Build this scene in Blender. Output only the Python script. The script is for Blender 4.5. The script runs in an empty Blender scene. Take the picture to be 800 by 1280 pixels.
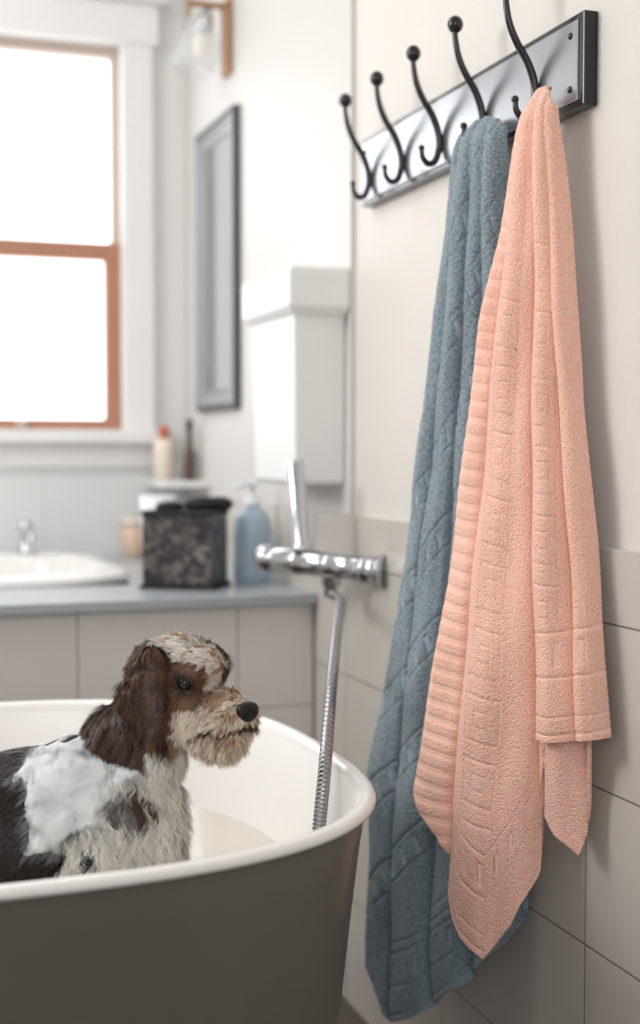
import bpy, bmesh, math, random
import numpy as np
from mathutils import Vector, Matrix, noise as mnoise
random.seed(7); rng=np.random.default_rng(7)
scene=bpy.context.scene
col=scene.collection
try:
    scene.view_settings.view_transform='Standard'
except Exception: pass

# ------------------------------------------------------------ materials
def srgb(r,g,b):
    f=lambda c:((c/255)/12.92 if c/255<=0.04045 else ((c/255+0.055)/1.055)**2.4)
    return (f(r),f(g),f(b),1)
def mat(name,colr,rough=.5,metal=0,noise=0,nscale=20,bump=0,bscale=60,coat=0,spec=.5,sheen=0,sss=0,trans=0):
    m=bpy.data.materials.new(name); m.use_nodes=True
    nt=m.node_tree; b=nt.nodes['Principled BSDF']
    b.inputs['Base Color'].default_value=colr
    b.inputs['Roughness'].default_value=rough
    b.inputs['Metallic'].default_value=metal
    b.inputs['Coat Weight'].default_value=coat
    b.inputs['Specular IOR Level'].default_value=spec
    b.inputs['Sheen Weight'].default_value=sheen
    b.inputs['Subsurface Weight'].default_value=sss
    b.inputs['Transmission Weight'].default_value=trans
    geo=nt.nodes.new('ShaderNodeNewGeometry')
    n=nt.nodes.new('ShaderNodeTexNoise'); n.inputs['Scale'].default_value=nscale; n.inputs['Detail'].default_value=4
    nt.links.new(geo.outputs['Position'],n.inputs['Vector'])
    mx=nt.nodes.new('ShaderNodeMix'); mx.data_type='RGBA'
    d=noise if noise else .02
    mx.inputs['A'].default_value=tuple(max(0,c*(1-d)) for c in colr[:3])+(1,)
    mx.inputs['B'].default_value=tuple(min(1,c*(1+d)) for c in colr[:3])+(1,)
    nt.links.new(n.outputs['Fac'],mx.inputs['Factor'])
    nt.links.new(mx.outputs['Result'],b.inputs['Base Color'])
    if bump:
        n2=nt.nodes.new('ShaderNodeTexNoise'); n2.inputs['Scale'].default_value=bscale; n2.inputs['Detail'].default_value=3
        nt.links.new(geo.outputs['Position'],n2.inputs['Vector'])
        bp=nt.nodes.new('ShaderNodeBump'); bp.inputs['Strength'].default_value=.6; bp.inputs['Distance'].default_value=bump
        nt.links.new(n2.outputs['Fac'],bp.inputs['Height']); nt.links.new(bp.outputs['Normal'],b.inputs['Normal'])
    return m
def mottled(name,c1,c2,scale,lo,hi,rough=.5):
    m=mat(name,c1,rough); nt=m.node_tree; b=nt.nodes['Principled BSDF']
    geo=nt.nodes.new('ShaderNodeNewGeometry')
    n=nt.nodes.new('ShaderNodeTexNoise'); n.inputs['Scale'].default_value=scale; n.inputs['Detail'].default_value=5; n.inputs['Distortion'].default_value=1.0
    nt.links.new(geo.outputs['Position'],n.inputs['Vector'])
    r=nt.nodes.new('ShaderNodeMapRange'); r.inputs['From Min'].default_value=lo; r.inputs['From Max'].default_value=hi
    nt.links.new(n.outputs['Fac'],r.inputs['Value'])
    mx=nt.nodes.new('ShaderNodeMix'); mx.data_type='RGBA'; mx.inputs['A'].default_value=c1; mx.inputs['B'].default_value=c2
    nt.links.new(r.outputs[0],mx.inputs['Factor']); nt.links.new(mx.outputs['Result'],b.inputs['Base Color'])
    return m
def tilemat(name,colr,grout,axis,ow,oz,w,h,mort=.003,rough=.22):
    m=bpy.data.materials.new(name); m.use_nodes=True; nt=m.node_tree; b=nt.nodes['Principled BSDF']
    geo=nt.nodes.new('ShaderNodeNewGeometry'); sp=nt.nodes.new('ShaderNodeSeparateXYZ'); nt.links.new(geo.outputs['Position'],sp.inputs[0])
    cb=nt.nodes.new('ShaderNodeCombineXYZ')
    a1=nt.nodes.new('ShaderNodeMath'); a1.operation='ADD'; a1.inputs[1].default_value=-ow+20*w
    a2=nt.nodes.new('ShaderNodeMath'); a2.operation='ADD'; a2.inputs[1].default_value=-oz+20*h
    src={'xz':('X','Z'),'yz':('Y','Z'),'xy':('X','Y')}[axis]
    nt.links.new(sp.outputs[src[0]],a1.inputs[0]); nt.links.new(sp.outputs[src[1]],a2.inputs[0])
    nt.links.new(a1.outputs[0],cb.inputs[0]); nt.links.new(a2.outputs[0],cb.inputs[1])
    br=nt.nodes.new('ShaderNodeTexBrick'); br.offset=0; br.inputs['Scale'].default_value=1
    br.inputs['Brick Width'].default_value=w; br.inputs['Row Height'].default_value=h
    br.inputs['Mortar Size'].default_value=mort/2; br.inputs['Mortar Smooth'].default_value=.3
    br.inputs['Color1'].default_value=colr; br.inputs['Color2'].default_value=tuple(c*.96 for c in colr[:3])+(1,)
    br.inputs['Mortar'].default_value=grout
    nt.links.new(cb.outputs[0],br.inputs['Vector']); nt.links.new(br.outputs['Color'],b.inputs['Base Color'])
    bp=nt.nodes.new('ShaderNodeBump'); bp.inputs['Strength'].default_value=.7; bp.inputs['Distance'].default_value=.002; bp.invert=True
    nt.links.new(br.outputs['Fac'],bp.inputs['Height']); nt.links.new(bp.outputs['Normal'],b.inputs['Normal'])
    b.inputs['Roughness'].default_value=rough
    return m
def attrmat(name,rough=.6,sheen=0,mul=1.0,spec=.4,transl=0):
    m=bpy.data.materials.new(name); m.use_nodes=True; nt=m.node_tree; b=nt.nodes['Principled BSDF']
    a=nt.nodes.new('ShaderNodeAttribute'); a.attribute_name='Col'
    nt.links.new(a.outputs['Color'],b.inputs['Base Color'])
    b.inputs['Roughness'].default_value=rough; b.inputs['Sheen Weight'].default_value=sheen; b.inputs['Specular IOR Level'].default_value=spec
    if transl:
        t=nt.nodes.new('ShaderNodeBsdfTranslucent'); nt.links.new(a.outputs['Color'],t.inputs['Color'])
        mx=nt.nodes.new('ShaderNodeMixShader'); mx.inputs[0].default_value=transl
        nt.links.new(b.outputs[0],mx.inputs[1]); nt.links.new(t.outputs[0],mx.inputs[2])
        nt.links.new(mx.outputs[0],nt.nodes['Material Output'].inputs['Surface'])
    return m
def terry(name,c_hi,c_lo,c_flat):
    m=bpy.data.materials.new(name); m.use_nodes=True; nt=m.node_tree; b=nt.nodes['Principled BSDF']
    geo=nt.nodes.new('ShaderNodeNewGeometry')
    at=nt.nodes.new('ShaderNodeAttribute'); at.attribute_name='pile'
    v=nt.nodes.new('ShaderNodeTexVoronoi'); v.inputs['Scale'].default_value=380
    n=nt.nodes.new('ShaderNodeTexNoise'); n.inputs['Scale'].default_value=420; n.inputs['Detail'].default_value=2
    for t in (v,n): nt.links.new(geo.outputs['Position'],t.inputs['Vector'])
    inv=nt.nodes.new('ShaderNodeMath'); inv.operation='SUBTRACT'; inv.inputs[0].default_value=1.0
    nt.links.new(v.outputs['Distance'],inv.inputs[1])
    ad=nt.nodes.new('ShaderNodeMath'); ad.operation='ADD'; nt.links.new(inv.outputs[0],ad.inputs[0]); nt.links.new(n.outputs['Fac'],ad.inputs[1])
    mu=nt.nodes.new('ShaderNodeMath'); mu.operation='MULTIPLY'; nt.links.new(ad.outputs[0],mu.inputs[0])
    rp=nt.nodes.new('ShaderNodeMapRange'); rp.inputs['To Min'].default_value=.12; nt.links.new(at.outputs['Fac'],rp.inputs['Value'])
    nt.links.new(rp.outputs[0],mu.inputs[1])
    bp=nt.nodes.new('ShaderNodeBump'); bp.inputs['Strength'].default_value=.75; bp.inputs['Distance'].default_value=.0022
    nt.links.new(mu.outputs[0],bp.inputs['Height']); nt.links.new(bp.outputs['Normal'],b.inputs['Normal'])
    r=nt.nodes.new('ShaderNodeMapRange'); r.inputs['From Min'].default_value=.75; r.inputs['From Max'].default_value=1.4
    nt.links.new(ad.outputs[0],r.inputs['Value'])
    mx=nt.nodes.new('ShaderNodeMix'); mx.data_type='RGBA'; mx.inputs['A'].default_value=c_lo; mx.inputs['B'].default_value=c_hi  # pits between loops take the darker tone, shade put into the colour
    nt.links.new(r.outputs[0],mx.inputs['Factor'])
    m2=nt.nodes.new('ShaderNodeMix'); m2.data_type='RGBA'; m2.inputs['A'].default_value=c_flat
    nt.links.new(at.outputs['Fac'],m2.inputs['Factor']); nt.links.new(mx.outputs['Result'],m2.inputs['B'])
    nt.links.new(m2.outputs['Result'],b.inputs['Base Color'])
    b.inputs['Roughness'].default_value=.95; b.inputs['Sheen Weight'].default_value=.3; b.inputs['Specular IOR Level'].default_value=.15
    return m

# ------------------------------------------------------------ mesh helpers
def mk(name,verts,faces,m=None,smooth=True,sharp=None):
    me=bpy.data.meshes.new(name); me.from_pydata([tuple(v) for v in verts],[],faces); me.update()
    bm=bmesh.new(); bm.from_mesh(me); bmesh.ops.recalc_face_normals(bm,faces=bm.faces); bm.to_mesh(me); bm.free()
    if smooth: me.polygons.foreach_set('use_smooth',[True]*len(me.polygons))
    ob=bpy.data.objects.new(name,me); col.objects.link(ob)
    if m: me.materials.append(m)
    return ob
def box(name,lo,hi,m,bevel=0,seg=2,rotz=0):
    bm=bmesh.new(); bmesh.ops.create_cube(bm,size=1)
    c=[(a+b)/2 for a,b in zip(lo,hi)]; s=[b-a for a,b in zip(lo,hi)]
    bmesh.ops.scale(bm,vec=s,verts=bm.verts)
    if bevel: bmesh.ops.bevel(bm,geom=bm.edges[:],offset=bevel,segments=seg,profile=.5,affect='EDGES')
    if rotz: bmesh.ops.rotate(bm,verts=bm.verts,matrix=Matrix.Rotation(rotz,3,'Z'))
    bmesh.ops.translate(bm,verts=bm.verts,vec=c)
    me=bpy.data.meshes.new(name); bm.to_mesh(me); bm.free()
    me.materials.append(m); ob=bpy.data.objects.new(name,me); col.objects.link(ob); return ob
def multibox(name,boxes,m,bevel=0):
    bm=bmesh.new()
    for lo,hi in boxes:
        r=bmesh.ops.create_cube(bm,size=1); vs=r['verts']
        bmesh.ops.scale(bm,vec=[b-a for a,b in zip(lo,hi)],verts=vs)
        bmesh.ops.translate(bm,verts=vs,vec=[(a+b)/2 for a,b in zip(lo,hi)])
    if bevel: bmesh.ops.bevel(bm,geom=bm.edges[:],offset=bevel,segments=2,profile=.5,affect='EDGES')
    me=bpy.data.meshes.new(name); bm.to_mesh(me); bm.free(); me.materials.append(m)
    ob=bpy.data.objects.new(name,me); col.objects.link(ob); return ob
def catmull(pts,n=10):
    P=[Vector(p) for p in pts]; P=[P[0]*2-P[1]]+P+[P[-1]*2-P[-2]]; out=[]
    for i in range(1,len(P)-2):
        for k in range(n):
            t=k/n; a,b,c,d=P[i-1],P[i],P[i+1],P[i+2]
            out.append(.5*((2*b)+(c-a)*t+(2*a-5*b+4*c-d)*t*t+(3*b-a-3*c+d)*t**3))
    out.append(P[-2]); return out
def tubegeo(pts,rad,seg=12):
    pts=[Vector(p) for p in pts]; V=[];F=[]
    t0=(pts[1]-pts[0]).normalized(); up=t0.orthogonal().normalized()
    for i,p in enumerate(pts):
        t=(pts[min(i+1,len(pts)-1)]-pts[max(i-1,0)]).normalized()
        up=(up-t*up.dot(t)).normalized(); s=t.cross(up)
        r=rad[i] if hasattr(rad,'__len__') else rad
        for k in range(seg):
            a=2*math.pi*k/seg; V.append(p+(up*math.cos(a)+s*math.sin(a))*r)
    n=len(pts)
    for i in range(n-1):
        for k in range(seg):
            F.append((i*seg+k,i*seg+(k+1)%seg,(i+1)*seg+(k+1)%seg,(i+1)*seg+k))
    F.append(tuple(range(seg))[::-1]); F.append(tuple((n-1)*seg+k for k in range(seg)))
    return V,F
def merge(*gs):
    V=[];F=[]
    for v,f in gs:
        o=len(V); V+=list(v); F+=[tuple(i+o for i in q) for q in f]
    return V,F
def sphgeo(c,r,seg=16,ring=10):
    bm=bmesh.new(); bmesh.ops.create_uvsphere(bm,u_segments=seg,v_segments=ring,radius=1)
    rr=r if hasattr(r,'__len__') else (r,r,r)
    V=[Vector((v.co.x*rr[0]+c[0],v.co.y*rr[1]+c[1],v.co.z*rr[2]+c[2])) for v in bm.verts]
    F=[tuple(v.index for v in f.verts) for f in bm.faces]; bm.free(); return V,F
def lathegeo(prof,c,seg=32,axis='z',M=None):
    V=[];F=[]
    for r,z in prof:
        for k in range(seg):
            a=2*math.pi*k/seg; x,y=r*math.cos(a),r*math.sin(a)
            if axis=='z': q=Vector((x,y,z))
            else: q=Vector((-z,x,y))
            if M: q=M@q
            V.append(q+Vector(c))
    for i in range(len(prof)-1):
        for k in range(seg):
            F.append((i*seg+k,i*seg+(k+1)%seg,(i+1)*seg+(k+1)%seg,(i+1)*seg+k))
    F.append(tuple(range(seg))[::-1]); F.append(tuple((len(prof)-1)*seg+k for k in range(seg)))
    return V,F
def parent(ch,pa):
    ch.parent=pa
    bpy.context.view_layer.update()
    ch.matrix_parent_inverse=pa.matrix_world.inverted()
def empty(name,loc,label,cat,group=None):
    e=bpy.data.objects.new(name,None); e.empty_display_size=.05; e.location=loc; col.objects.link(e)
    tag(e,label,cat,group); bpy.context.view_layer.update(); return e
def tag(o,label,cat,group=None):
    o['label']=label; o['category']=cat
    if group: o['group']=group
def struct(o): o['kind']='structure'; return o

# ------------------------------------------------------------ base materials
M_wallR=mat('plaster_cream',srgb(220,214,208),.6,noise=.02,nscale=3,bump=.0006,bscale=90)
M_wall=mat('plaster_white',srgb(229,228,226),.6,noise=.02,nscale=3)
M_wallP=mat('plaster_panel',srgb(210,208,205),.5,noise=.02,nscale=3)
M_trim=mat('trim_white',srgb(236,235,234),.4)
M_tileR=tilemat('tile_cream',srgb(206,199,191),srgb(134,125,115),'yz',1.51,.624,.44,.21)
M_tileB=tilemat('tile_back',srgb(228,230,230),srgb(206,207,207),'xz',-.1,.76,.3,.22)
M_tileF=tilemat('tile_front',srgb(234,229,223),srgb(156,148,140),'xz',-.17,.745,.315,.21)
M_floor=tilemat('tile_floor',srgb(88,80,74),srgb(48,44,40),'xy',0,0,.3,.3,.006,.4)
M_wood=mat('window_wood',srgb(176,126,102),.5,noise=.12,nscale=30)
M_woodl=mat('window_sash_grey',srgb(196,178,166),.5)
M_white=mat('enamel_white',srgb(240,238,235),.22,coat=.25)
M_outer=mat('tub_exterior_taupe',srgb(98,94,86),.34,noise=.05,nscale=8,coat=.2)
M_chrome=mat('chrome',(.58,.59,.61,1),.12,1)
M_chromed=mat('brushed_steel',(.36,.36,.37,1),.25,1)
M_black=mat('black_iron',srgb(20,19,20),.25,.3,coat=.4)
M_counter=mat('grey_stone_top',srgb(174,180,184),.25,noise=.08,nscale=40)

# ------------------------------------------------------------ room shell
struct(box('wall_right',(0,-1.6,0),(.12,3.78,2.7),M_wallR))
struct(box('wall_left',(-2.52,-1.6,0),(-2.4,3.78,2.7),M_wall))
wx0,wx1,wz0,wz1=-1.05,-.185,1.10,2.125
wb=multibox('wall_back',[((-2.4,3.66,0),(wx0,3.78,2.7)),((wx1,3.66,0),(0,3.78,2.7)),((wx0,3.66,0),(wx1,3.78,wz0)),((wx0,3.66,wz1),(wx1,3.78,2.7))],M_wall); struct(wb)
struct(box('floor',(-2.52,-1.6,-.1),(.12,3.78,0),M_floor))
struct(box('ceiling',(-2.52,-1.6,2.7),(.12,3.78,2.8),M_wall))
struct(box('trim_1',(-.010,-1.6,0),(0,2.57,.927),M_tileR,.001,1))
struct(box('trim_2',(-2.39,3.65,.76),(0,3.66,1.0),M_tileB))
struct(box('trim_3',(-.009,2.37,.927),(0,3.66,2.7),M_wallP,.001,1))
struct(box('trim_4',(-.012,2.57,.74),(0,3.65,.927),M_tileR,.001,1))
# ------------------------------------------------------------ window
M_glass=bpy.data.materials.new('daylit_frosted_glass'); M_glass.use_nodes=True
nt=M_glass.node_tree; nt.nodes.clear(); o=nt.nodes.new('ShaderNodeOutputMaterial'); e=nt.nodes.new('ShaderNodeEmission')
gn=nt.nodes.new('ShaderNodeTexNoise'); gn.inputs['Scale'].default_value=5; cr=nt.nodes.new('ShaderNodeMix'); cr.data_type='RGBA'
cr.inputs['A'].default_value=(.93,.96,1,1); cr.inputs['B'].default_value=(1,1,1,1)
g=nt.nodes.new('ShaderNodeNewGeometry'); nt.links.new(g.outputs['Position'],gn.inputs['Vector'])
nt.links.new(gn.outputs['Fac'],cr.inputs['Factor']); nt.links.new(cr.outputs['Result'],e.inputs['Color'])
e.inputs['Strength'].default_value=3.6; nt.links.new(e.outputs[0],o.inputs[0])
win=empty('window_1',(-.62,3.70,wz0),'white-framed sash window with brown wooden lower sash and bright frosted panes','window'); win['kind']='structure'
g1=box('window_pane',(wx0,3.735,wz0),(wx1,3.742,wz1),M_glass); parent(g1,win)
zs=1.59
fr=multibox('lower_sash',[((wx0,3.664,wz0),(wx0+.045,3.70,zs+.012)),((wx1-.042,3.664,wz0),(wx1,3.70,zs+.012)),((wx0+.045,3.665,wz0),(wx1-.042,3.70,wz0+.03)),((wx0+.045,3.665,zs-.035),(wx1-.042,3.70,zs+.012))],M_wood); parent(fr,win)
fu=multibox('upper_sash',[((wx0,3.672,zs+.0125),(wx0+.025,3.71,wz1)),((wx1-.022,3.672,zs+.0125),(wx1,3.71,wz1)),((wx0+.025,3.673,wz1-.03),(wx1-.022,3.71,wz1))],M_woodl); parent(fu,win)
lt=multibox('sash_latch',[((-.47,3.645,wz0+.006),(-.44,3.664,wz0+.03))],M_woodl,.002); parent(lt,win)
cs=multibox('window_casing',[((wx1,3.63,wz0-.02),(wx1+.085,3.66,wz1)),((wx0-.085,3.63,wz0-.02),(wx0,3.66,wz1)),((wx0-.1,3.625,wz1),(wx1+.1,3.66,wz1+.11)),((wx0-.12,3.60,wz1+.11),(wx1+.12,3.66,wz1+.135))],M_trim,.004); parent(cs,win)
sl=multibox('window_sill',[((wx0-.12,3.59,wz0-.035),(wx1+.12,3.66,wz0)),((wx0-.09,3.635,wz0-.10),(wx1+.105,3.66,wz0-.036))],M_trim,.004); parent(sl,win)

# ------------------------------------------------------------ superellipse vessel
def outline(d,cR,cL,cy,a,b,n,N):
    pts=[]
    for i in range(N):
        t=2*math.pi*i/N; c,s=math.cos(t),math.sin(t)
        x=(abs(c)**(2/n))*(1 if c>=0 else -1)*(a-d); y=(abs(s)**(2/n))*(1 if s>=0 else -1)*(b-d)
        pts.append(((cR if c>=0 else cL)+x,cy+y))
    return pts
def vessel(name,prof,m,args,N=240,cap0=False,cap1=False):
    V=[];F=[]
    for d,z in prof: V+=[(x,y,z) for x,y in outline(d,*args,N)]
    for i in range(len(prof)-1):
        for k in range(N): F.append((i*N+k,i*N+(k+1)%N,(i+1)*N+(k+1)%N,(i+1)*N+k))
    if cap0: F.append(tuple(range(N)))
    if cap1: F.append(tuple((len(prof)-1)*N+k for k in range(N)))
    return mk(name,V,F,m)
TA=(-.815,-1.45,1.724,.530,.472,2.95)
tub=empty('bathtub',(-1.12,1.73,0),'freestanding oval bathtub, white enamel inside and grey-taupe outside','bathtub')
prof_o=[(.18,0),(.17,.02),(.145,.05),(.112,.1),(.075,.2),(.050,.3),(.037,.4),(.027,.5),(.018,.58),(.011,.630),(.011,.636)]
prof_i=[(.013,.636),(.006,.635),(.001,.637),(-.001,.641),(.001,.646),(.005,.6485),(.011,.649),(.016,.647),(.020,.641),(.024,.63),(.035,.58),(.051,.5),(.070,.42),(.103,.33),(.145,.27),(.20,.24),(.30,.23)]
parent(vessel('tub_exterior',prof_o,M_outer,TA,cap0=True),tub)
parent(vessel('tub_basin',prof_i,M_white,TA,cap1=True),tub)
M_water=mat('bath_water',srgb(212,205,193),.06,noise=.05,nscale=6,bump=.002,bscale=14)
N=240; ol=outline(.051,*TA,N)
w=mk('bath_water',[(x,y,.50) for x,y in ol]+[(x*.9999,y,.49) for x,y in ol],[tuple(range(N))]+[(k,(k+1)%N,N+(k+1)%N,N+k) for k in range(N)],M_water,False)
w['kind']='stuff'; tag(w,'cloudy beige bath water filling the tub around the dog','water')

# ------------------------------------------------------------ built-in bath deck behind
deck=empty('bath_deck',(-1.2,3.1,0),'built-in bath deck with cream tiled front and grey stone ledge','bath deck')
parent(box('tiled_front',(-2.39,2.575,0),(-.012,2.62,.742),M_tileF),deck)
parent(multibox('stone_ledge',[((-2.39,2.55,.742),(-.012,2.85,.762)),((-.32,2.85,.742),(-.012,3.65,.762)),((-2.39,3.58,.742),(-.32,3.65,.762)),((-2.39,2.85,.742),(-2.1,3.58,.762))],M_counter,.002),deck)
prof_b=[(-.02,.7625),(-.022,.775),(-.01,.782),(.02,.784),(.04,.78),(.05,.76),(.07,.6),(.10,.45),(.16,.40),(.22,.39)]
bb=vessel('inset_bath',prof_b,M_white,(-.84,-1.55,3.215,.52,.345,6),cap1=True); parent(bb,deck)

tap=empty('bath_tap',(-.45,3.50,.784),'small chrome tap on the rim of the built-in bath','tap')
v1=lathegeo([(.026,0),(.026,.006),(.014,.012),(.012,.05),(.018,.055),(.018,.075),(.006,.085)],(-.46,3.53,.784))
parent(mk('tap_body',*v1,M_chrome),tap)
v2=tubegeo(catmull([(-.46,3.53,.825),(-.46,3.47,.84),(-.46,3.43,.835),(-.46,3.42,.82)],6),.009)
parent(mk('tap_spout',*v2,M_chrome),tap)

# ------------------------------------------------------------ wall tank
M_plast=mat('tank_plastic_white',srgb(238,238,237),.45,spec=.3)
tank=empty('wall_tank',(-.06,2.54,.98),'white wall-mounted water tank with a wider chamfered lid','water tank')
def taper(name,secs,m,bev=.008):
    V=[];F=[]
    for x0,y0,y1,z in secs:
        V+=[(x0,y0,z),(0-.0095,y0,z),(-.0095,y1,z),(x0,y1,z)]
    for i in range(len(secs)-1):
        for k in range(4): F.append((i*4+k,i*4+(k+1)%4,(i+1)*4+(k+1)%4,(i+1)*4+k))
    F.append((3,2,1,0)); n=(len(secs)-1)*4; F.append((n,n+1,n+2,n+3))
    ob=mk(name,V,F,m,False)
    bv=ob.modifiers.new('b','BEVEL'); bv.width=bev; bv.segments=3; bv.limit_method='ANGLE'; bv.angle_limit=.3
    return ob
parent(taper('tank_body',[(-.102,2.405,2.655,.982),(-.108,2.40,2.66,.99),(-.112,2.395,2.665,1.30)],M_plast,.008),tank)
parent(taper('tank_lid',[(-.114,2.388,2.670,1.297),(-.128,2.372,2.686,1.312),(-.128,2.372,2.686,1.380),(-.120,2.378,2.680,1.387)],M_plast,.004),tank)

# ------------------------------------------------------------ mirror
M_frame=mat('mirror_frame_grey',srgb(150,150,152),.35,.2,noise=.05)
M_edge=mat('mirror_edge_dark',srgb(74,72,74),.5)
M_mir=mat('mirror_glass',(.70,.72,.74,1),.04,1)
mir=empty('wall_mirror',(-.02,3.30,1.15),'rectangular wall mirror in a grey moulded frame','mirror')
y0,y1,z0,z1=3.115,3.46,1.155,1.845
def framegeo(rings):
    V=[];F=[]
    for x,i in rings: V+=[(x,y0+i,z0+i),(x,y1-i,z0+i),(x,y1-i,z1-i),(x,y0+i,z1-i)]
    for r in range(len(rings)-1):
        for k in range(4): F.append((r*4+k,r*4+(k+1)%4,(r+1)*4+(k+1)%4,(r+1)*4+k))
    return V,F
parent(mk('mirror_frame',*framegeo([(-.0095,0),(-.022,0),(-.027,.006),(-.027,.014),(-.021,.02),(-.019,.032),(-.023,.036),(-.023,.040),(-.016,.044),(-.012,.044)]),M_frame,False),mir)
parent(mk('mirror_edge',*framegeo([(-.0095,-.010),(-.026,-.010),(-.0265,-.001),(-.0095,-.001)]),M_edge,False),mir)
parent(box('mirror_glass',(-.016,y0+.040,z0+.040),(-.011,y1-.040,z1-.040),M_mir),mir)

# ------------------------------------------------------------ sconce
M_copper=mat('copper_wood',srgb(172,130,100),.35,.5,noise=.1,nscale=40)
M_clear=mat('clear_glass',(.80,.82,.83,1),.03); M_clear.node_tree.nodes['Principled BSDF'].inputs['Alpha'].default_value=.2
M_bulb=mat('milk_bulb',srgb(250,240,225),.3)
sc=empty('wall_sconce',(-.02,3.2,1.94),'wall lamp with brass bracket and clear glass shade','wall lamp')
parent(multibox('backplate',[((-.024,3.165,1.945),(-.0095,3.225,2.118)),((-.115,3.185,2.100),(-.025,3.205,2.112)),((-.115,3.185,2.075),(-.107,3.205,2.0995))],M_copper,.002),sc)
MR=Matrix.Rotation(math.radians(14),3,'Y')
parent(mk('lamp_holder',*lathegeo([(.008,.06),(.012,.045),(.020,.03),(.020,.0),(.012,-.006)],(-.075,3.195,2.045),24,'z',MR),M_chrome),sc)
parent(mk('lamp_shade',*lathegeo([(.022,.02),(.034,.0),(.046,-.03),(.053,-.07),(.055,-.105),(.0525,-.105),(.051,-.07),(.044,-.03),(.032,.0),(.02,.02)],(-.075,3.195,2.045),40,'z',MR),M_clear),sc)
parent(mk('light_bulb',*sphgeo((-.080,3.195,2.01),(.02,.02,.028)),M_bulb),sc)

# ------------------------------------------------------------ hook rack
M_plate=mat('rack_plate_steel',(.46,.48,.51,1),.25,.85,noise=.06,nscale=12)
rack=empty('hook_rack',(-.01,1.93,1.48),'black-edged metal wall rack with five curved iron hooks','hook rack')
parent(box('rack_board',(-.02,1.515,1.480),(0,2.285,1.597),M_black,.002,2),rack)
parent(box('rack_face_plate',(-.0225,1.527,1.488),(-.0195,2.278,1.589),M_plate,.001,1),rack)
for yy in (1.545,2.262):
    for zz in (1.505,1.572):
        s=mk('screw',*lathegeo([(.0045,0),(.0045,.001),(.002,.0025)],(-.0225,yy,zz),12,'x'),M_black); parent(s,rack)
HY=[2.232,2.085,1.935,1.785,1.628]
hp=[(.044,.111),(.044,.094),(.039,.068),(.028,.044),(.012,.020),(.002,-.006),(.001,-.030),(.008,-.049),(.019,-.053),(.028,-.044),(.030,-.030)]
for hy in HY:
    pts=catmull([(-.027-a,hy,1.540+b) for a,b in hp],8)
    n=len(pts); rad=[.0037+.0019*math.sin(math.pi*i/(n-1)) for i in range(n)]
    g=merge(tubegeo(pts,rad,12),sphgeo(pts[0],(.0115,.0115,.0125)),sphgeo(pts[-1],.0052))
    parent(mk('hook',*g,M_black),rack)

# ------------------------------------------------------------ shower mixer and hose
mx_=empty('bath_mixer',(0,2.187,.84),'chrome wall-mounted bath mixer with lever and ribbed hose','mixer tap')
A=Vector((-.010,2.197,.836)); B=Vector((-.173,2.399,.850)); ax=(B-A).normalized()
def along(t): return A+(B-A)*t
ts=[0,.02,.03,.12,.13,.16,.17,.40,.41,.44,.45,.66,.67,.70,.72,.86,.87,.90,.91,.985,1.0]
rs=[.031,.031,.024,.024,.026,.026,.022,.022,.024,.024,.023,.023,.025,.025,.024,.024,.022,.022,.026,.026,.022]
parent(mk('mixer_body',*tubegeo([along(t) for t in ts],rs,28),M_chrome),mx_)
e1=along(.995)
parent(mk('mixer_cap',*tubegeo([e1,e1+ax*.004,e1+ax*.012],[.020,.019,.013],20),M_chromed),mx_)
pb=along(.66)
parent(mk('mixer_lever',*tubegeo([pb+Vector((0,0,.012)),pb+Vector((0,0.0,.034)),pb+Vector((-.002,.002,.036)),pb+Vector((-.012,.005,.178)),pb+Vector((-.012,.005,.184))],[.020,.020,.0165,.0165,.013],20),M_chrome),mx_)
pn=along(.42)
parent(mk('mixer_outlet',*tubegeo([pn,pn-Vector((0,0,.036)),pn-Vector((0,0,.037)),pn-Vector((0.004,0.004,.056))],[.018,.018,.013,.012],18),M_chrome),mx_)
hc=catmull([pn-Vector((0.003,0.003,.050)),(-.10,2.178,.788),(-.17,2.003,.757),(-.27,1.753,.712),(-.33,1.607,.646),(-.36,1.546,.578),(-.37,1.53,.50)],80)
parent(mk('shower_hose',*tubegeo(hc,[.0086 if i%5<3 else .0067 for i in range(len(hc))],14),M_chromed),mx_)

# ------------------------------------------------------------ things on the ledge
M_dark=mottled('storage_box_dark',srgb(44,40,41),srgb(132,126,122),44,.44,.76,.25)
M_fabric=mat('black_fabric',srgb(26,27,30),.8,bump=.003,bscale=40)
bx=empty('storage_box',(-.23,2.76,.762),'dark mottled storage box with black lid and black cloth','box')
rz=math.radians(-32)
def rbox(name,c,sx,sy,za,zb,m,bev=.004):
    return box(name,(c[0]-sx/2,c[1]-sy/2,za),(c[0]+sx/2,c[1]+sy/2,zb),m,bev,2,rz)
bc=(-.228,2.765)
parent(rbox('box_body',bc,.150,.115,.770,.915,M_dark),bx)
parent(rbox('box_base',bc,.160,.125,.762,.771,M_fabric,.002),bx)
parent(rbox('box_lid',bc,.156,.121,.913,.923,M_fabric),bx)
Vc,Fc=merge(sphgeo((-.19,2.755,.934),(.045,.03,.016)),sphgeo((-.155,2.77,.934),(.032,.03,.016)),sphgeo((-.26,2.77,.930),(.03,.03,.012)))
parent(mk('cloth_bundle',Vc,Fc,M_fabric),bx)
M_btl=mat('blue_plastic',srgb(190,210,227),.2,trans=.35); M_cap=mat('white_plastic',srgb(232,236,238),.35)
bt=empty('soap_bottle',(-.070,2.80,.762),'pale blue plastic soap bottle with white pump','bottle')
BX=(-.072,2.80,.762)
parent(mk('bottle_body',*lathegeo([(.036,0),(.040,.004),(.042,.02),(.041,.11),(.038,.14),(.024,.158),(.014,.164),(.013,.17)],BX),M_btl),bt)
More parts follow.
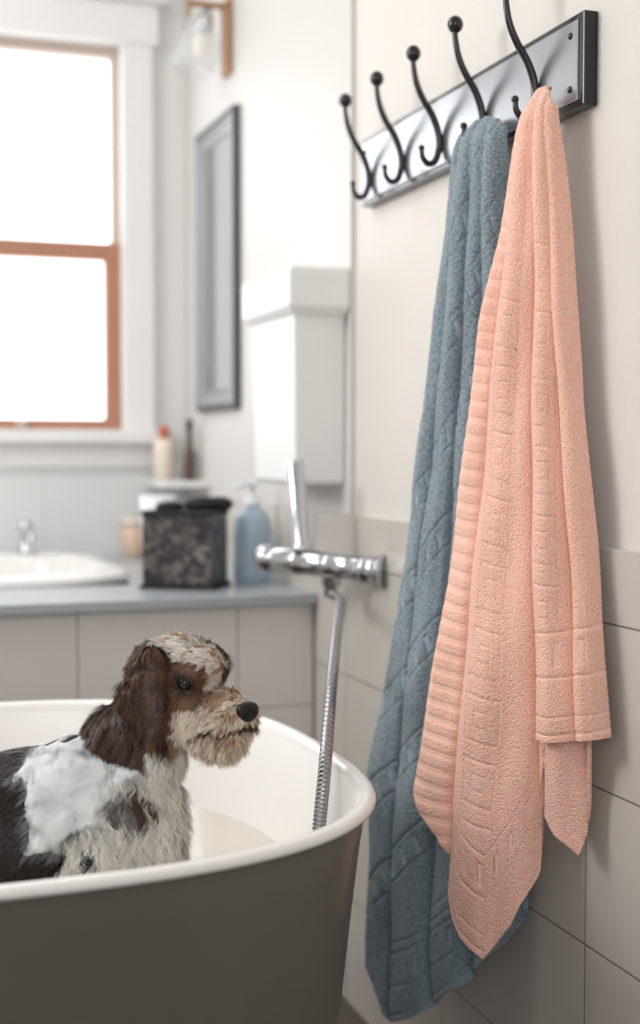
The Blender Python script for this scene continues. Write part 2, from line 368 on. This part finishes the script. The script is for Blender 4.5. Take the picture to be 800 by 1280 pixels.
parent(mk('pump_cap',*merge(lathegeo([(.016,.165),(.017,.167),(.017,.182),(.006,.186),(.005,.205),(.012,.207),(.012,.217),(.006,.22)],BX),tubegeo([(-.072,2.80,.975),(-.109,2.78,.972),(-.114,2.778,.965)],.005)),M_cap),bt)
cp=mk('white_cup',*lathegeo([(.028,0),(.032,.004),(.036,.11),(.040,.185),(.036,.185),(.032,.11),(.026,.01)],(-.245,2.95,.762)),M_cap); tag(cp,'tall white cup standing behind the storage box','cup')
M_peach=mat('peach_wax',srgb(232,200,180),.5); M_or=mat('orange_plastic',srgb(196,104,80),.4); M_cream=mat('cream_plastic',srgb(236,220,206),.4)
cj=empty('candle_jar',(-.17,3.615,.762),'small peach candle jar with pale lid','candle')
parent(mk('jar_body',*lathegeo([(.028,0),(.032,.004),(.033,.075),(.030,.08)],(-.165,3.61,.762)),M_peach),cj)
parent(mk('jar_lid',*lathegeo([(.034,.08),(.034,.10),(.03,.105)],(-.165,3.61,.762)),M_cream),cj)
struct(box('trim_5',(-.13,3.40,.95),(-.0095,3.65,.966),M_trim,.003))
b2=empty('lotion_bottle',(-.085,3.58,.966),'cream lotion bottle with an orange cap','bottle')
parent(mk('bottle_body',*lathegeo([(.024,0),(.028,.003),(.029,.09),(.022,.108),(.012,.112)],(-.09,3.57,.966)),M_cream),b2)
parent(mk('bottle_cap',*lathegeo([(.014,.112),(.014,.138),(.010,.145)],(-.09,3.57,.966)),M_or),b2)
b3=empty('dark_bottle',(-.04,3.5,.966),'slim dark brown bottle with long neck','bottle')
M_db=mat('dark_brown_plastic',srgb(90,70,62),.4)
parent(mk('bottle_body',*lathegeo([(.014,0),(.017,.003),(.017,.07),(.009,.09),(.007,.135)],(-.04,3.49,.966)),M_db),b3)
parent(mk('bottle_cap',*lathegeo([(.009,.135),(.009,.158),(.005,.162)],(-.04,3.49,.966)),M_black),b3)

# ------------------------------------------------------------ towels
def interpz(tab,z):
    t=np.array(tab,float)/1000; t=t[np.argsort(t[:,2])]
    return np.interp(z,t[:,2],t[:,0]),np.interp(z,t[:,2],t[:,1])
def sheet(L,R,B,folds,maskf,ztop,s0,s1,nc,nr,zt0=None,off=0,crown=.03,amp=1.0,ph=.0026):
    s=np.linspace(s0,s1,nc); t=np.linspace(0,1,nr)
    S,T=np.meshgrid(s,t)
    zb=np.interp(S,[b[0] for b in B],[b[1] for b in B])
    zt=(ztop-crown*np.abs(2*S-1)**2.4) if zt0 is None else np.full_like(S,zt0)
    Z=zt-T*(zt-zb)
    lx,ly=interpz(L,Z); rx,ry=interpz(R,Z)
    X=lx*(1-S)+rx*S; Y=ly*(1-S)+ry*S
    k=np.interp(Z,[.3,.9,1.3,1.5],[1.15,1.05,.80,.45])*amp
    wob=.25*np.sin(Z*9+S*7)+.15*np.sin(Z*17+S*3)
    wS=np.interp(Z,[.5,1.0,1.4,1.5],[.006,.009,.018,.026])
    a5=0
    for kk in (-2,-1,0,1,2): a5=a5+np.interp(S+.015*np.sin(Z*5+1)+kk*wS,[f[0] for f in folds],[f[1] for f in folds])
    H=a5/5*k*(1+wob*.5)+off
    pile=maskf(S,Z,Z-zb)
    soft=.0035*np.sin(Z*11+S*9+np.sin(S*6)*2)+.002*np.sin(Z*27-S*14)
    H=H+ph*pile*np.clip(np.minimum(S-s0,s1-S)/.03,0,1)+soft*k
    if zt0 is None: H=H-.022*np.clip((Z-(ztop-.045))/.045,0,1)**2   # top rolls back over the hook
    nx,ny=-.90,-.436
    X=X+nx*H; Y=Y+ny*H
    X=np.minimum(X,-.017)
    V=np.stack([X,Y,Z],-1).reshape(-1,3)
    idx=np.arange(nc*nr).reshape(nr,nc)
    F=np.stack([idx[:-1,:-1],idx[:-1,1:],idx[1:,1:],idx[1:,:-1]],-1).reshape(-1,4)
    return V,F,pile.reshape(-1)
def mktowel(name,parts,m,label):
    V=[];F=[];P=[];o=0
    for v,f,p in parts: V.append(v);F.append(f+o);P.append(p);o+=len(v)
    V=np.concatenate(V);F=np.concatenate(F);P=np.concatenate(P)
    me=bpy.data.meshes.new(name); me.from_pydata(V.tolist(),[],F.tolist()); me.update()
    a=me.attributes.new('pile','FLOAT','POINT'); a.data.foreach_set('value',P.astype(np.float32))
    me.polygons.foreach_set('use_smooth',[True]*len(me.polygons)); me.materials.append(m)
    ob=bpy.data.objects.new(name,me); col.objects.link(ob)
    sm=ob.modifiers.new('thick','SOLIDIFY'); sm.thickness=.006; sm.offset=-1
    tag(ob,label,'towel','towels on the hook rack'); return ob
def sstep(x,a,b): return np.clip((x-a)/(b-a),0,1)
def band(x,a,b,e=.0015): return sstep(x,a-e,a+e)*(1-sstep(x,b-e,b+e))
ST=.25
def frame(cx,cy,w0,h0,t):
    dx=np.maximum(w0-np.abs(cx-.5),0); dy=np.maximum(h0-np.abs(cy-.5),0)
    inside=(np.abs(cx-.5)<w0)&(np.abs(cy-.5)<h0)
    d=np.minimum(dx,dy)
    return np.where(inside,1-sstep(d,t*.6,t*1.2),0)
def pinkmask(S,Z,H):
    m=np.ones_like(S); u=S*.26
    rib=.5+.5*np.cos(2*np.pi*(Z+.12*u)/.0225)
    strip=S<ST
    m=np.where(strip,.40+.55*np.clip(rib*2.2-.6,0,1),m)
    cy=((Z+.2*u)/.085)%1
    def colm(c0,w_): 
        cx=(S-(c0-w_))/(2*w_)
        return np.maximum(frame(cx,cy,.46,.38,.07),frame(cx,cy,.20,.15,.06)*.8)*band(S,c0-w_,c0+w_,.004)
    mm=np.maximum(colm(.425,.085),colm(.785,.055))
    m=m*(1-mm*.6*np.clip((H-.14)/.02,0,1)*np.clip((1.38-Z)/.15,0,1))
    ok_=np.clip(np.abs(S-.67)/.03-.5,0,1)
    for a,b in ((.006,.012),(.028,.032),(.075,.081),(.130,.136)): m=m*(1-.9*band(H,a,b)*(~strip)*ok_)
    blk=band(H,.090,.122)*band((S*16)%1,.0,.45,.05)
    m=m*(1-.6*blk*(~strip)*ok_)
    return m
def bluemask(S,Z,H):
    m=np.ones_like(S); u=S*.28
    d=(Z-1.15*u)%.15
    m=m*(1-.98*band(d,0,.009))*(1-.98*band(d,.050,.059))
    cell=(u*1.5+Z*.6)%.045
    m=m*(1-.75*band(d,.012,.047,.002)*band(cell,.006,.026,.002))
    fade=np.clip((H-.13)/.02,0,1); m=m*fade+(1-fade)
    for a,b in ((.006,.014),(.05,.056),(.10,.106),(.116,.122)): m=m*(1-.95*band(H,a,b))
    blk=band(H,.062,.094)*band((S*14)%1,0,.4,.05); m=m*(1-.75*blk)
    return m
PL=[(-50,1605,1530),(-50,1608,1502),(-55,1624,1452),(-75,1626,1325),(-90,1649,1222),(-115,1668,1008),(-140,1689,789),(-155,1730,577),(-160,1717,355)]
PR=[(-45,1544,1530),(-45,1544,1483),(-40,1540,1414),(-35,1520,1282),(-30,1500,1111),(-30,1479,1011),(-30,1447,817),(-30,1430,702),(-30,1422,443)]
PB=[(0,.590),(.095,.548),(.17,.522),(.235,.49),(.27,.455),(.36,.408),(.47,.390),(.58,.439),(.66,.511),(.69,.60),(.705,.688),(.8,.690),(1,.70)]
PF=[(0,-.012),(.03,.002),(.10,.007),(.19,.007),(.235,-.006),(.26,.012),(.33,.024),(.43,.026),(.52,.016),(.58,.014),(.62,.008),(.66,-.010),(.68,-.008),(.70,.022),(.78,.032),(.86,.014),(.885,.0),(.915,.022),(.97,.012),(1,-.012)]
BL=[(-50,1790,1530),(-50,1822,1503),(-69,1813,1352),(-79,1827,1214),(-99,1882,943),(-114,1914,758),(-119,1960,626),(-125,1984,545),(-130,1977,253),(-130,1977,150)]
BR=[(-45,1690,1530),(-40,1690,1474),(-35,1695,1336),(-20,1700,1006),(-20,1672,674),(-20,1645,413),(-20,1645,150)]
BB=[(0,.253),(.06,.226),(.16,.194),(.21,.171),(.41,.207),(.70,.289),(.9,.36),(1,.413)]
BF=[(0,-.014),(.05,.004),(.14,.012),(.215,.012),(.25,-.010),(.28,.020),(.40,.026),(.48,.020),(.515,-.006),(.545,.018),(.68,.020),(.74,.0),(.80,.018),(.9,.016),(1,-.01)]
M_pink=terry('terry_peach',srgb(255,214,197),srgb(248,188,167),srgb(255,206,188))
M_blue=terry('terry_blue',srgb(170,184,192),srgb(110,128,139),srgb(166,181,190))
p1=sheet(PL,PR,PB,PF,pinkmask,1.512,0,1,320,860,crown=.035,ph=.0018)
p2=sheet(PL,PR,[(.55,.52),(.68,.60),(.75,.572),(.86,.545),(.9,.60),(.94,.69)],PF,lambda S,Z,H:np.ones_like(S),1.5,.6,.93,80,80,zt0=.80,off=-.022)
mktowel('bath_towel',[p1,p2],M_pink,'peach terry towel with ribbed band hanging in folds')
b1=sheet(BL,BR,BB,BF,bluemask,1.512,0,1,300,900,crown=.025,ph=.0032,amp=1.1)
mktowel('bath_towel',[b1],M_blue,'blue-grey terry towel with woven diagonal bands')

# ------------------------------------------------------------ dog
K=.97
YW=-38
HSU,HSV=14,-6
def px(u,v,n): return np.array([(u-225)*K,(870-v)*K,n],float)
prims=[]
def E(tagn,u,v,n,r,tilt=0,yaw=0):
    if tagn in ('head','cheek','muzzle','chin','ear'): u+=HSU; v+=HSV
    prims.append((tagn,px(u,v,n),np.array(r,float),tilt,yaw))
E('body',40,1038,0,(150,98,82),6); E('body',-100,1045,0,(120,98,84)); E('body',100,1015,0,(90,90,74),12)
E('chest',160,1015,5,(60,84,62)); E('chest',190,1030,10,(38,80,48)); E('chest',120,1050,25,(66,70,56))
E('neck',178,930,2,(50,66,46),0); E('neck',150,932,0,(40,50,40),30)
E('head',212,850,0,(48,48,46),0,YW); E('head',238,840,18,(31,28,40),0,YW); E('head',192,848,0,(38,42,40))
E('cheek',226,886,16,(42,34,40),0,YW); E('cheek',241,894,28,(30,30,34),0,YW)
E('muzzle',262,880,33,(38,20,26),-5,YW); E('muzzle',285,887,53,(26,18,25),-4,YW)
E('muzzle',275,899,46,(27,19,31),0,YW); E('chin',264,916,38,(29,17,24),-8,YW)
E('ear',178,828,40,(20,22,13)); E('ear',175,862,50,(22,34,10),-8); E('ear',181,888,52,(18,29,9),6); E('ear',158,866,44,(18,20,11),40)
E('ear',258,838,-28,(13,16,12),10); E('head',252,836,-8,(18,22,18),0)
for nn,uu in ((38,165),(-38,150)):
    E('leg',uu,1090,nn,(34,60,28)); E('leg',uu+4,1180,nn,(25,75,22)); E('leg',uu+4,1290,nn,(21,80,19)); E('leg',uu+14,1385,nn,(32,18,24))
for nn,uu in ((42,-130),(-42,-145)):
    E('leg',uu,1100,nn,(58,75,34),15); E('leg',uu-8,1200,nn,(36,55,24),30); E('leg',uu-38,1270,nn,(22,46,18),20); E('leg',uu-42,1340,nn,(18,50,17)); E('leg',uu-26,1388,nn,(34,16,22))
E('body',-215,985,0,(50,24,24),-35); E('body',-245,945,0,(24,50,20),10)
def rotm(tilt,yaw):
    return np.array(Matrix.Rotation(math.radians(tilt),3,'Z'))@np.array(Matrix.Rotation(math.radians(yaw),3,'Y'))
bm=bmesh.new()
for tg,c,r,ti,ya in prims:
    M=Matrix.Translation(Vector(c))@Matrix(rotm(ti,ya).tolist()).to_4x4()@Matrix.Diagonal(Vector((*r,1)))
    bmesh.ops.create_icosphere(bm,subdivisions=4,radius=1,matrix=M)
tmp=bpy.data.meshes.new('tmpdog'); bm.to_mesh(tmp); bm.free()
to=bpy.data.objects.new('tmpdog',tmp); col.objects.link(to)
rm=to.modifiers.new('r','REMESH'); rm.mode='VOXEL'; rm.voxel_size=3.5
sm=to.modifiers.new('s','SMOOTH'); sm.iterations=6; sm.factor=.5
bpy.context.view_layer.update(); dg=bpy.context.evaluated_depsgraph_get()
ev=to.evaluated_get(dg); dme=bpy.data.meshes.new_from_object(ev)
bpy.data.objects.remove(to)
nv=len(dme.vertices); co=np.empty(nv*3); dme.vertices.foreach_get('co',co); co=co.reshape(-1,3)
nr=np.empty(nv*3); dme.vertices.foreach_get('normal',nr); nr=nr.reshape(-1,3)
INV=[(tg,c,np.linalg.inv(rotm(ti,ya)@np.diag(r))) for tg,c,r,ti,ya in prims]
TAGS=['body','chest','neck','head','cheek','muzzle','chin','ear','leg']
TI=TAGS.index
yw=math.radians(-YW); fw=np.array((math.cos(yw),0,math.sin(yw))); sd=np.array((-math.sin(yw),0,math.cos(yw)))
HC=px(212+HSU,852+HSV,0)
eyeN=HC+fw*36+sd*30+np.array((0,1.,0.)); eyeF=HC+fw*36-sd*30+np.array((0,1.,0.))
nosec=HC+fw*109; nosec[1]=(870-883-HSV)*K
def tagof(P):
    best=np.full(len(P),1e9); tg=np.zeros(len(P),int)
    for t,c,I in INV:
        d=np.linalg.norm((P-c)@I.T,axis=1); m=d<best; best[m]=d[m]; tg[m]=TI(t)
    return tg
def nz(P,s,o=0,an=(1,1,1)):
    return np.array([mnoise.noise(Vector((p[0]*s*an[0]+o,p[1]*s*an[1],p[2]*s*an[2]))) for p in P])
def colour(P,tg):
    Ub=225+P[:,0]/K; Vb=870-P[:,1]/K; n=P[:,2]
    hd=(tg==TI('head'))|(tg==TI('cheek'))|(tg==TI('muzzle'))|(tg==TI('chin'))|(tg==TI('ear'))
    U=Ub-hd*HSU; V=Vb-hd*HSV
    a=nz(P,.03); b=nz(P,.12,9); c3=nz(P,.25,20)
    C=np.zeros((len(P),3)); 
    dark=np.array((.026,.016,.012)); brown=np.array((.088,.039,.024)); rust=np.array((.23,.11,.06)); cream=np.array((.84,.73,.61)); white=np.array((.93,.88,.80)); tan=np.array((.48,.31,.20))
    def put(m,c): C[m]=c
    T=lambda k: tg==TI(k)
    put(T('body')|T('leg'),dark)
    put(T('leg')&(V>1120),white)
    ch=T('chest')|T('body')|T('neck')
    wh=ch&(U>112+a*60)&(V>956+a*30-(U>190)*25)
    put(wh,white)
    br=ch&(((U-168)/26)**2+((V-990)/22)**2<1+b*1.2); put(br,brown)
    nk=T('neck')&~wh; put(nk,brown)
    put(nk&(U>212+a*30),tan)
    put(T('ear'),brown); e2=T('ear')&(b>.1); put(e2,rust*.7); put(T('ear')&(U>235),brown*.6)
    h=T('head'); put(h,rust); put(h&(U<190),brown)
    sdv=(P-HC)@sd; fwd=(P-HC)@fw
    put(h&(fwd>-20+b*12)&(V<828+a*12-b*10),white); put(h&(np.abs(sdv)<12+b*8)&(fwd>5),white)
    put(h&(sdv<-20)&(V<865),brown)
    c=T('cheek'); put(c,rust); put(c&(fwd>28+b*14)&(V>880),cream); put(c&(V>905+a*20)&(fwd<28),tan)
    m=T('muzzle'); put(m,cream); put(m&(V<878+b*8)&(fwd<84)&(np.abs(sdv)>5),tan*.9)
    k=T('chin'); put(k,cream*.95); put(k&(b>.25),tan)
    ml=(T('muzzle')|T('chin')|T('cheek'))&(np.abs(V-(904-.10*(fwd-70)))<2.0)&(fwd>50); put(ml,brown)
    st=(b>.22)&(h|T('muzzle'))&(C[:,0]>.5); put(st,tan)
    C*=(1+.35*b+.2*c3)[:,None]
    de=np.minimum(np.linalg.norm(P-eyeN,axis=1),np.linalg.norm(P-eyeF,axis=1))
    f=np.clip((de-11)/9,0,1)[:,None]; C=C*f+np.array((.04,.02,.013))*(1-f)
    return np.clip(C,0,1)
vt=tagof(co); vc=colour(co,vt)*.75
def setcol(me,C):
    a=me.attributes.new('Col','FLOAT_COLOR','POINT'); a.data.foreach_set('color',np.concatenate([C,np.ones((len(C),1))],1).astype(np.float32).ravel())
setcol(dme,vc)
dme.polygons.foreach_set('use_smooth',[True]*len(dme.polygons))
M_skin=attrmat('dog_coat',.6); M_fur=attrmat('dog_fur',.36,spec=.55,transl=.28)
dme.materials.clear(); dme.materials.append(M_skin)
XF=Matrix.Diagonal((.001,.001,.001,1))@Matrix(((1,0,0,0),(0,0,-1,0),(0,1,0,0),(0,0,0,1)))
polys=[tuple(p.vertices) for p in dme.polygons]
dme.transform(XF)
psi=math.atan(596/1700)
DOGM=Matrix.Translation((-.512,1.63,.745))@Matrix.Rotation(-psi,4,'Z')
dog=bpy.data.objects.new('dog',dme); col.objects.link(dog); dog.matrix_world=DOGM
tag(dog,'small wet shaggy brown and white dog standing in bathtub','dog')
def child(name,me,m):
    ob=bpy.data.objects.new(name,me); col.objects.link(ob); me.materials.clear(); me.materials.append(m); ob.parent=dog; return ob
# --- foam mask (on surface points)
def foammask(P,tg):
    U=225+P[:,0]/K; V=870-P[:,1]/K
    a=nz(P,.018,50); b=nz(P,.055,70); c=nz(P,.11,90,(1.2,.6,1))
    d=1-np.sqrt(((U-98)/82)**2+((V-984)/56)**2)
    m=d+.7*a+.4*b+.12*c
    m=np.maximum(m,.5-np.sqrt(((U-62)/60)**2+((V-945)/26)**2)+.35*a+.25*b)
    m=np.where((tg==TI('ear'))|(P[:,2]<-15)|(V>1052)|(U>188),-1,m)
    return m
fmv=foammask(co,vt)
# --- fur
dme.calc_loop_triangles()
tri=np.empty(len(dme.loop_triangles)*3,int); dme.loop_triangles.foreach_get('vertices',tri); tri=tri.reshape(-1,3)
A0,B0,C0=co[tri[:,0]],co[tri[:,1]],co[tri[:,2]]
area_=np.linalg.norm(np.cross(B0-A0,C0-A0),axis=1)/2
tt=vt[tri[:,0]]; cen=(A0+B0+C0)/3
wgt=area_*np.array([.6,1.1,1.2,1.9,1.8,2.3,2.2,1.6,0.12])[tt]
wgt*=np.where(cen[:,0]<-260,.12,1); wgt*=np.where((cen[:,1]<-280),.1,1); wgt*=np.where(cen[:,2]<-30,.35,1)
wgt*=np.where(fmv[tri[:,0]]>.25,.35,1)
NS=180000
def sample(N,w):
    i=rng.choice(len(tri),N,p=w/w.sum()); r1=np.sqrt(rng.random(N)); r2=rng.random(N)
    a,b,c=1-r1,r1*(1-r2),r1*r2
    P=A0[i]*a[:,None]+B0[i]*b[:,None]+C0[i]*c[:,None]
    Nn=nr[tri[i,0]]*a[:,None]+nr[tri[i,1]]*b[:,None]+nr[tri[i,2]]*c[:,None]
    return P,Nn/np.linalg.norm(Nn,axis=1)[:,None],tt[i],fmv[tri[i,0]]
P,Nn,tg,fmP=sample(NS,wgt)
def edist(P,e): 
    d=P-e; return np.sqrt((d@fw)**2+(d[:,1]*1.15)**2+(.6*(d@sd))**2)
ok=(edist(P,eyeN)>10.5)&(edist(P,eyeF)>10.5)&(np.linalg.norm(P-nosec,axis=1)>14)
P,Nn,tg,fmP=P[ok],Nn[ok],tg[ok],fmP[ok]; NS=len(P)
flow={'body':(-.7,-.7,.1),'chest':(.1,-1,.15),'neck':(-.1,-1,.15),'head':(-.55,-.1,-.1),'cheek':(-.35,-.9,.0),'muzzle':(-.15,-.75,-.05),'chin':(-.05,-1,.05),'ear':(.0,-1,.1),'leg':(0,-1,0)}
FL=np.array([flow[t] for t in TAGS]); LEN=np.array([15,22,22,13,16,16,20,17,12.]); NW=np.array([.2,.5,.4,.32,.4,.6,.45,.10,.3])
D=FL[tg]+Nn*NW[tg][:,None]
iE=tg==TI('ear'); D[iE,0]+=np.clip((P[iE,0]+34)/45,-.8,.3)*.4
im=(tg==TI('muzzle'))|(tg==TI('chin'))
sp=((P-HC)@sd); D[im]+=sd[None,:]*np.clip(sp[im]/20,-1,1)[:,None]*.45
D+=rng.normal(0,.15,D.shape)
cl=nz(P,.05,3); D[:,0]+=cl*.7; D[:,2]+=nz(P,.05,30)*.4; D[:,1]+=np.where(im,nz(P,.09,80)*.9,0); D[:,0]+=np.where(im,nz(P,.1,180)*.7,0)
dn=(D*Nn).sum(1); D=D+Nn*np.where(dn<.1,.1-dn,0)[:,None]
D/=np.linalg.norm(D,axis=1)[:,None]
Ln=LEN[tg]*rng.uniform(.55,1.25,NS)*(1+.3*nz(P,.06,200))
de=np.minimum(np.linalg.norm(P-eyeN,axis=1),np.linalg.norm(P-eyeF,axis=1)); Ln*=np.clip((de-7)/32,.15,1)
dnn=np.linalg.norm(P-nosec,axis=1); Ln*=np.clip((dnn-6)/26,.3,1)
topm=(tg==TI('muzzle'))&(Nn[:,1]>.3); Ln[topm]*=.6
KC=7200; ci=rng.choice(NS,KC,replace=False)
near=np.empty(NS,int)
for i in range(0,NS,3000):
    d=((P[i:i+3000,None,:]-P[ci][None,:,:])**2).sum(-1); near[i:i+3000]=d.argmin(1)
cj_=ci[near]
tip=P+D*Ln[:,None]; ctip=P[cj_]+D[cj_]*(LEN[tg[cj_]]*1.05*np.clip(Ln[cj_]/LEN[tg[cj_]],.2,1.2))[:,None]
same=np.linalg.norm(P-P[cj_],axis=1)<11
cf=np.where(same,.72,.0)*rng.uniform(.45,1,NS)
tip2=tip*(1-cf[:,None])+ctip*cf[:,None]
SEG=6; ph=rng.random(KC)*6.28; phs=ph[near]+rng.normal(0,.3,NS)
side=np.cross(D,Nn); side/= (np.linalg.norm(side,axis=1)[:,None]+1e-6)
pts=[]
curl=np.array([.05,.20,.13,.08,.09,.12,.13,.18,.05])[tg]
for k in range(SEG):
    t=k/(SEG-1)
    base=P*(1-t)+tip2*t+ Nn*(4*t*(1-t)*Ln*.10)[:,None]
    base[:,1]-=Ln*.14*t*t
    base+=side*(np.sin(phs+t*7)*curl*Ln*t)[:,None]
    pts.append(base)
wd=rng.uniform(.22,.52,NS)
FV=np.empty((NS,SEG,2,3))
for k in range(SEG):
    t=k/(SEG-1); ww=wd*(1-t*.85)
    FV[:,k,0]=pts[k]-side*ww[:,None]; FV[:,k,1]=pts[k]+side*ww[:,None]
base=np.arange(NS)[:,None]*SEG*2+np.arange(SEG-1)[None,:]*2
FF=np.stack([base,base+1,base+3,base+2],-1).reshape(-1,4)
fc=colour(P,tg)*rng.uniform(.7,1.2,NS)[:,None]
lath=(fmP>.12); fc[lath]=fc[lath]*.6+np.array((.20,.21,.22))*rng.uniform(.3,1.3,lath.sum())[:,None]
FC=np.repeat(fc[:,None,:],SEG*2,1).reshape(-1,3)
def fastmesh(name,V,F):
    me=bpy.data.meshes.new(name); me.vertices.add(len(V)); me.vertices.foreach_set('co',V.astype(np.float32).ravel())
    me.loops.add(F.size); me.loops.foreach_set('vertex_index',F.astype(np.int32).ravel())
    me.polygons.add(len(F)); me.polygons.foreach_set('loop_start',np.arange(len(F),dtype=np.int32)*4)
    me.update(calc_edges=True); me.validate(); return me
fm=fastmesh('fur',FV.reshape(-1,3),FF); setcol(fm,np.clip(FC,0,1)); fm.transform(XF)
fm.polygons.foreach_set('use_smooth',[True]*len(fm.polygons))
child('fur',fm,M_fur)
# --- eyes, nose
def dsphere(name,c,r,m,seg=24):
    V,F=sphgeo(c,r,seg,16); me=bpy.data.meshes.new(name); me.from_pydata([tuple(v) for v in V],[],F); me.polygons.foreach_set('use_smooth',[True]*len(F)); me.transform(XF); return child(name,me,m)
M_eye=bpy.data.materials.new('dog_eye'); M_eye.use_nodes=True
b=M_eye.node_tree.nodes['Principled BSDF']; b.inputs['Base Color'].default_value=(.014,.007,.004,1); b.inputs['Roughness'].default_value=.05; b.inputs['Specular IOR Level'].default_value=.4
dsphere('eye',tuple(eyeN),(9.5,9.5,9.5),M_eye); dsphere('eye',tuple(eyeF),(9.5,9.5,9.5),M_eye)
M_nose=mat('dog_nose',srgb(16,13,14),.38,bump=.0008,bscale=900,spec=.3)
nb=bmesh.new()
bmesh.ops.create_uvsphere(nb,u_segments=48,v_segments=32,radius=1)
for v in nb.verts:
    x,y,z=v.co; 
    s=1+.28*y
    q=Vector((x*11.5,y*12.5,z*16*s))
    for sg in (-1,1):
        d=(Vector((x,y+.15,z-sg*.55))-Vector((.78,0,0))).length
        if d<.36: q-=Vector((6,0,0))*(1-(d/.36)**2)
    if abs(z)<.1 and y<.2: q.x-=1.5*(1-abs(z)/.1)
    q=Matrix.Rotation(math.radians(YW),3,'Y')@q
    v.co=q+Vector(nosec)
nm=bpy.data.meshes.new('nose'); nb.to_mesh(nm); nb.free(); nm.polygons.foreach_set('use_smooth',[True]*len(nm.polygons)); nm.transform(XF); child('nose',nm,M_nose)
# --- foam : thin lather shell following the coat
keep=[p for p in polys if all(fmv[i]>0 for i in p)]
used=sorted({i for p in keep for i in p}); rem={i:k for k,i in enumerate(used)}
U_=np.array(used); Pf=co[U_]; mf=fmv[U_]
st=1-np.abs(nz(Pf,.03,11,(.7,1.5,1)))*2.0
hh=-1+7.5*np.clip(mf*2.6,0,1)**.7+4.0*nz(Pf,.03,33)+2.0*st*np.clip(mf*3,0,1)+.6*nz(Pf,.10,5)
Vf=Pf+nr[U_]*hh[:,None]
fme=bpy.data.meshes.new('soap_foam'); fme.from_pydata(Vf.tolist(),[],[tuple(rem[i] for i in p) for p in keep]); fme.transform(XF)
dens=np.clip(.12+mf*2.0+1.0*nz(Pf,.035,120)+.35*nz(Pf,.11,140,(1.8,.5,1)),.04,.93)
da=fme.attributes.new('dens','FLOAT','POINT'); da.data.foreach_set('value',dens.astype(np.float32))
fme.polygons.foreach_set('use_smooth',[True]*len(fme.polygons))
M_foam=mottled('soap_foam',srgb(186,192,196),srgb(228,231,233),22,.3,.62,.45)
fnt=M_foam.node_tree
fb_=fnt.nodes['Principled BSDF']; fb_.inputs['Subsurface Weight'].default_value=.15; fb_.inputs['Subsurface Scale'].default_value=.006
vn=fnt.nodes.new('ShaderNodeTexVoronoi'); vn.inputs['Scale'].default_value=520; gg=fnt.nodes.new('ShaderNodeNewGeometry')
bb_=fnt.nodes.new('ShaderNodeBump'); bb_.inputs['Distance'].default_value=.0009; bb_.inputs['Strength'].default_value=.45
fnt.links.new(gg.outputs['Position'],vn.inputs['Vector']); fnt.links.new(vn.outputs['Distance'],bb_.inputs['Height']); fnt.links.new(bb_.outputs['Normal'],fb_.inputs['Normal'])
fa=fnt.nodes.new('ShaderNodeAttribute'); fa.attribute_name='dens'; fnt.links.new(fa.outputs['Fac'],fb_.inputs['Alpha'])
fo=child('soap_foam',fme,M_foam)
ss=fo.modifiers.new('sub','SUBSURF'); ss.levels=1; ss.render_levels=1

# ------------------------------------------------------------ camera
cd=bpy.data.cameras.new('camera'); cam=bpy.data.objects.new('camera',cd); col.objects.link(cam)
cd.sensor_fit='VERTICAL'; cd.sensor_height=36; cd.lens=1700/1280*36
cam.location=(-.9,0,1.05); cam.rotation_euler=(math.radians(90)-math.atan(79/1700),0,-psi)
cd.dof.use_dof=True; cd.dof.focus_distance=1.68; cd.dof.aperture_fstop=2.2; cd.clip_start=.01
scene.camera=cam
# ------------------------------------------------------------ light
wd_=bpy.data.worlds.new('world'); scene.world=wd_; wd_.use_nodes=True
wd_.node_tree.nodes['Background'].inputs[0].default_value=(.985,.995,1,1); wd_.node_tree.nodes['Background'].inputs[1].default_value=.85
def area(name,loc,target,sx,sy,power,colr):
    l=bpy.data.lights.new(name,'AREA'); l.shape='RECTANGLE'; l.size=sx; l.size_y=sy; l.energy=power; l.color=colr
    o=bpy.data.objects.new(name,l); col.objects.link(o); o.location=loc
    o.rotation_euler=(Vector(target)-Vector(loc)).to_track_quat('-Z','Y').to_euler(); return o
area('daylight_side',(-2.3,2.1,1.95),(-.2,1.45,1.0),.8,.9,31,(1,.995,.985))
area('ceiling_fill',(-1.3,2.6,2.66),(-1.3,2.8,0),1.2,1.2,14,(1,.995,.985))  # added overhead fill, brightens the back of the room
area('camera_side_fill',(-1.5,-1.2,1.9),(-.9,2.4,.8),1.4,1.2,15,(1,1,1))  # added soft fill behind the camera, lifts tub, dog and tiled front
